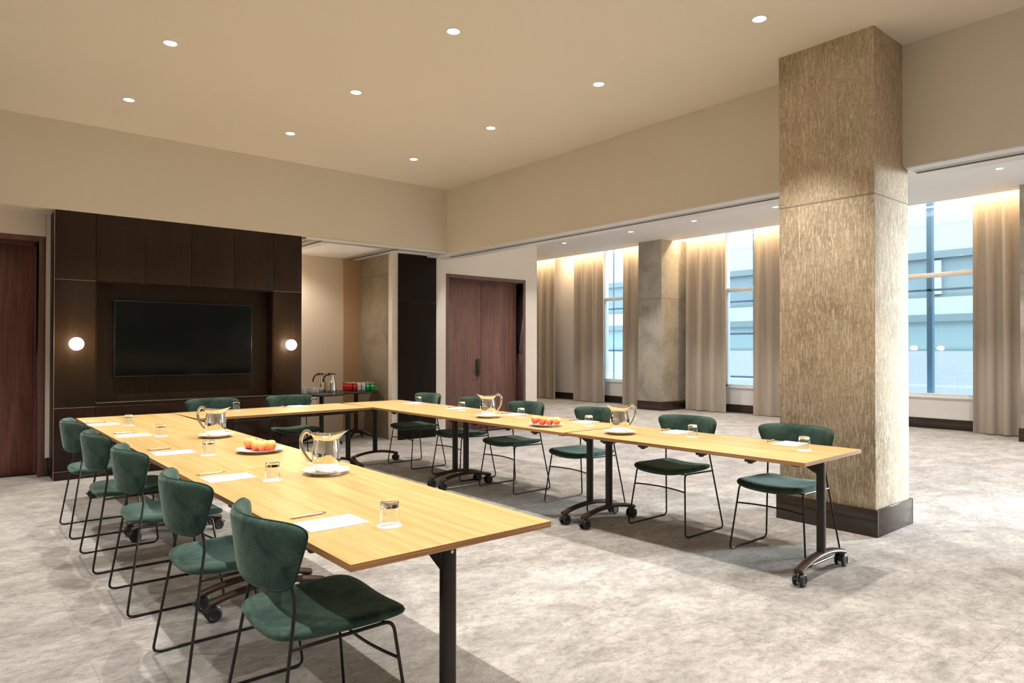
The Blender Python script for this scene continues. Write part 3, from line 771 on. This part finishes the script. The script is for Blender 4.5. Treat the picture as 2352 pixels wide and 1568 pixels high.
def apple_mesh():
    mb = MB(); prof = [(.002, .006), (.009, .001), (.015, .0), (.023, .005), (.029, .016), (.0322, .031), (.0315, .045), (.027, .057), (.020, .063), (.012, .0635), (.006, .060), (.001, .055)]
    def fn(p, a, k): s = 1.055+.02*math.cos(5*a)*(abs(p.z-.033)/.033); return Vector((p.x*s, p.y*s, p.z))
    R = mb.lathe(prof, 30, fn=fn); mb.cap(R[0], flip=True); mb.cap(R[-1])
    o = mb.build('apple', apple_m, sharp=80)
    MB().tube([(0, 0, .058), (.001, 0, .068), (.004, .001, .075)], .0013, 6).build('stem', stem_m, o)
    return o
apple0 = apple_mesh()
for (x, y), lab, sp_ in [((1.512, 5.185), 'farther left', -35), ((1.512, 3.312), 'nearer left', -30), ((3.925, 5.065), 'farther right', 150), ((3.945, 3.455), 'nearer right', 152)]:
    put('pl', plate0, (x, y, TZ), 0, 'white saucer plate under the %s steel pitcher' % lab, 'plate', 'white plates on the tables')
    put('pi', pit0, (x, y, TZ+.0065), GR(sp_), 'polished steel water pitcher on the table, the %s one' % lab, 'pitcher', 'steel pitchers on plates')
for (x, y), lab in [((1.508, 4.262), 'left'), ((3.868, 4.20), 'right')]:
    fp = put('pl', plate0, (x, y, TZ), 0, 'white plate carrying four apples on the %s arm' % lab, 'plate', 'white plates on the tables'); fp.scale = (1.17, 1.17, 1)
    for i, nm in enumerate(['farthest', 'second farthest', 'second nearest', 'nearest']):
        put('ap', apple0, (x-.030+.0197*i+random.uniform(-.002, .002), y+.098-.0653*i, TZ+(.0165 if i in (0, 3) else .0075)), random.uniform(0, 6), 'red and yellow apple on the %s fruit plate, %s of the four' % (lab, nm), 'apple', 'apples on the fruit plates')

# ---------------------------------------------------------------- round tables in the alcove
def round_table():
    r = empty('round_cafe_table')
    t = MB(); R = t.lathe([(.0, .71), (.335, .71), (.345, .714), (.345, .736), (.342, .74), (0, .74)], 56); t.build('tabletop', black_top, r)
    MB().tube([(0, 0, .09), (0, 0, .71)], .032, 20).build('post', steel_dark, r)
    for k in range(4):
        a = PI/4+k*PI/2; f = MB(); pts = [(math.cos(a)*d, math.sin(a)*d, z) for d, z in ((.0, .13), (.08, .122), (.18, .085), (.28, .04), (.31, .03))]
        f.tube(pts, [.03, .028, .024, .018, .015], 10, flat=(.8, 1)); f.tube([(math.cos(a)*.30, math.sin(a)*.30, 0), (math.cos(a)*.30, math.sin(a)*.30, .03)], .012, 10); f.build('foot', steel_dark, r)
    return r
rt = round_table(); rt.location = (4.875, 9.62, 0); tag(rt, 'round black cafe table carrying the soda cans', 'table', 'round black tables in the alcove')
dup(rt, (4.215, 9.40, 0), label='round black cafe table carrying cups and coffee pots')

def make_can(m, text, inkm):
    r = empty('soda_can')
    b = MB(); b.lathe([(.024, .0), (.0265, .002), (.031, .010), (.0325, .014), (.0325, .108), (.031, .113), (.0275, .120)], 24); b.build('can_body', m, r)
    l = MB(); R = l.lathe([(.0275, .1195), (.0278, .122), (.0265, .1225), (.0255, .119), (.0, .118)], 24); l.build('lid', can_lid, r)
    cu = bpy.data.curves.new('t', 'FONT'); cu.body = text; cu.size = .030; cu.align_x = 'CENTER'; cu.shear = .35; cu.resolution_u = 2
    to = bpy.data.objects.new('t', cu); me = bpy.data.meshes.new_from_object(to)
    me.name = 'lettering'
    w = max(v.co.x for v in me.vertices)-min(v.co.x for v in me.vertices); sc_ = .064/w
    for v in me.vertices:
        x, y = v.co.x*sc_, v.co.y*sc_*1.5; a = x/.0325
        v.co = Vector((.0329*math.cos(a), .0329*math.sin(a), .072+y))
    bpy.data.objects.remove(to)
    o = bpy.data.objects.new('lettering', me); C.objects.link(o); o.parent = r; me.materials.append(inkm); return r
cans = [make_can(can_red, 'Coca-Cola', ink_white), make_can(can_silver, 'Coca-Cola', ink_red), make_can(can_green, 'Sprite', ink_white)]
fl = [0, 0, 0]; cc = ['red', 'silver', 'green']
# grid turned so that its front row faces the room; columns run left to right
ang = GR(-38); ux = Vector((math.cos(ang), math.sin(ang))); uy = Vector((-math.sin(ang), math.cos(ang)))
base = Vector((4.90, 9.53))
ordn = ['front', 'second', 'third', 'fourth', 'back']; cn = ['leftmost', 'second from the left', 'third from the left', 'third from the right', 'second from the right', 'rightmost']
for i in range(6):
    for j in range(5):
        k = 0 if i < 2 else 1 if i < 4 else 2
        p = base+ux*((i-2.2)*.068)+uy*(j*.0592)-ux*(j*.034)
        if (p-Vector((4.875, 9.62))).length > .325: continue
        lab = '%s soda can on the round table, %s row, %s' % (cc[k], ordn[j], cn[i])
        loc = (p.x, p.y, .7402)
        if not fl[k]:
            fl[k] = 1; cans[k].location = loc; cans[k].rotation_euler = (0, 0, GR(-118)); tag(cans[k], lab, 'can', 'soda cans on the round table')
        else: dup(cans[k], loc, GR(-118+random.uniform(-12, 12)), lab)
def make_carafe():
    r = empty('coffee_carafe')
    b = MB(); R = b.lathe([(.060, 0), (.062, .004), (.061, .04), (.057, .10), (.048, .15), (.036, .195), (.030, .225), (.031, .232)], 36); b.cap(R[0], flip=True); b.cap(R[-1]); b.build('body', chrome, r)
    l = MB(); R = l.lathe([(.031, .232), (.033, .238), (.03, .246), (.012, .252)], 24); l.cap(R[0], flip=True); l.cap(R[-1]); l.tube([(.02, 0, .236), (.045, 0, .243), (.066, 0, .252)], [.014, .011, .004], 8, flat=(1, .6)); l.tube([(-.02, 0, .243), (-.045, 0, .250), (-.055, 0, .247)], .006, 8); l.build('lid_with_spout', dark_steel, r)
    MB().tube(rnd([(-.030, 0, .232), (-.070, 0, .232), (-.105, 0, .19), (-.112, 0, .135)], .04, 6), .0075, 8, flat=(1.2, .6), up=(0,1,0)).build('handle', dark_steel, r)
    return r
ca = make_carafe()
for ch in ca.children:
    for v in ch.data.vertices: v.co *= 1.13
ca.location = (4.42, 9.50, .7402); ca.rotation_euler = (0, 0, GR(-35)); tag(ca, 'steel coffee carafe nearer the soda cans, in front', 'carafe', 'coffee carafes on the round table')
c2 = dup(ca, (4.33, 9.66, .7402), GR(-35), 'steel coffee carafe behind, beside the cups'); 
def make_mug():
    r = empty('white_mug')
    b = MB(); R = b.lathe([(.030, 0), (.036, .003), (.039, .02), (.040, .085), (.0375, .085), (.0365, .02), (.0, .008)], 32); b.cap(R[0], flip=True); b.build('cup', china, r)
    MB().tube(rnd([(.038, 0, .070), (.066, 0, .068), (.066, 0, .028), (.038, 0, .022)], .018, 5), .0045, 8).build('handle', china, r)
    return r
mg = make_mug()
mugs = [(4.235, 9.47, -35, 'white mug on the round table with its handle turned to the pots'), (4.16, 9.43, -80, 'white mug in the front, second from the pots'), (4.09, 9.50, 200, 'white mug third from the pots, half behind others'), (4.02, 9.42, 180, 'white mug beside the media wall, farthest from the pots'), (4.10, 9.60, 90, 'white mug in the rear of the group of cups'), (4.185, 9.56, 100, 'white mug tucked behind the front two')]
for i, (x, y, a, lab) in enumerate(mugs):
    x -= .05; y += .045
    if i == 0: mg.location = (x, y, .7402); mg.rotation_euler = (0, 0, GR(a)); tag(mg, lab, 'mug', 'white mugs on the round table')
    else: dup(mg, (x, y, .7402), GR(a), lab)
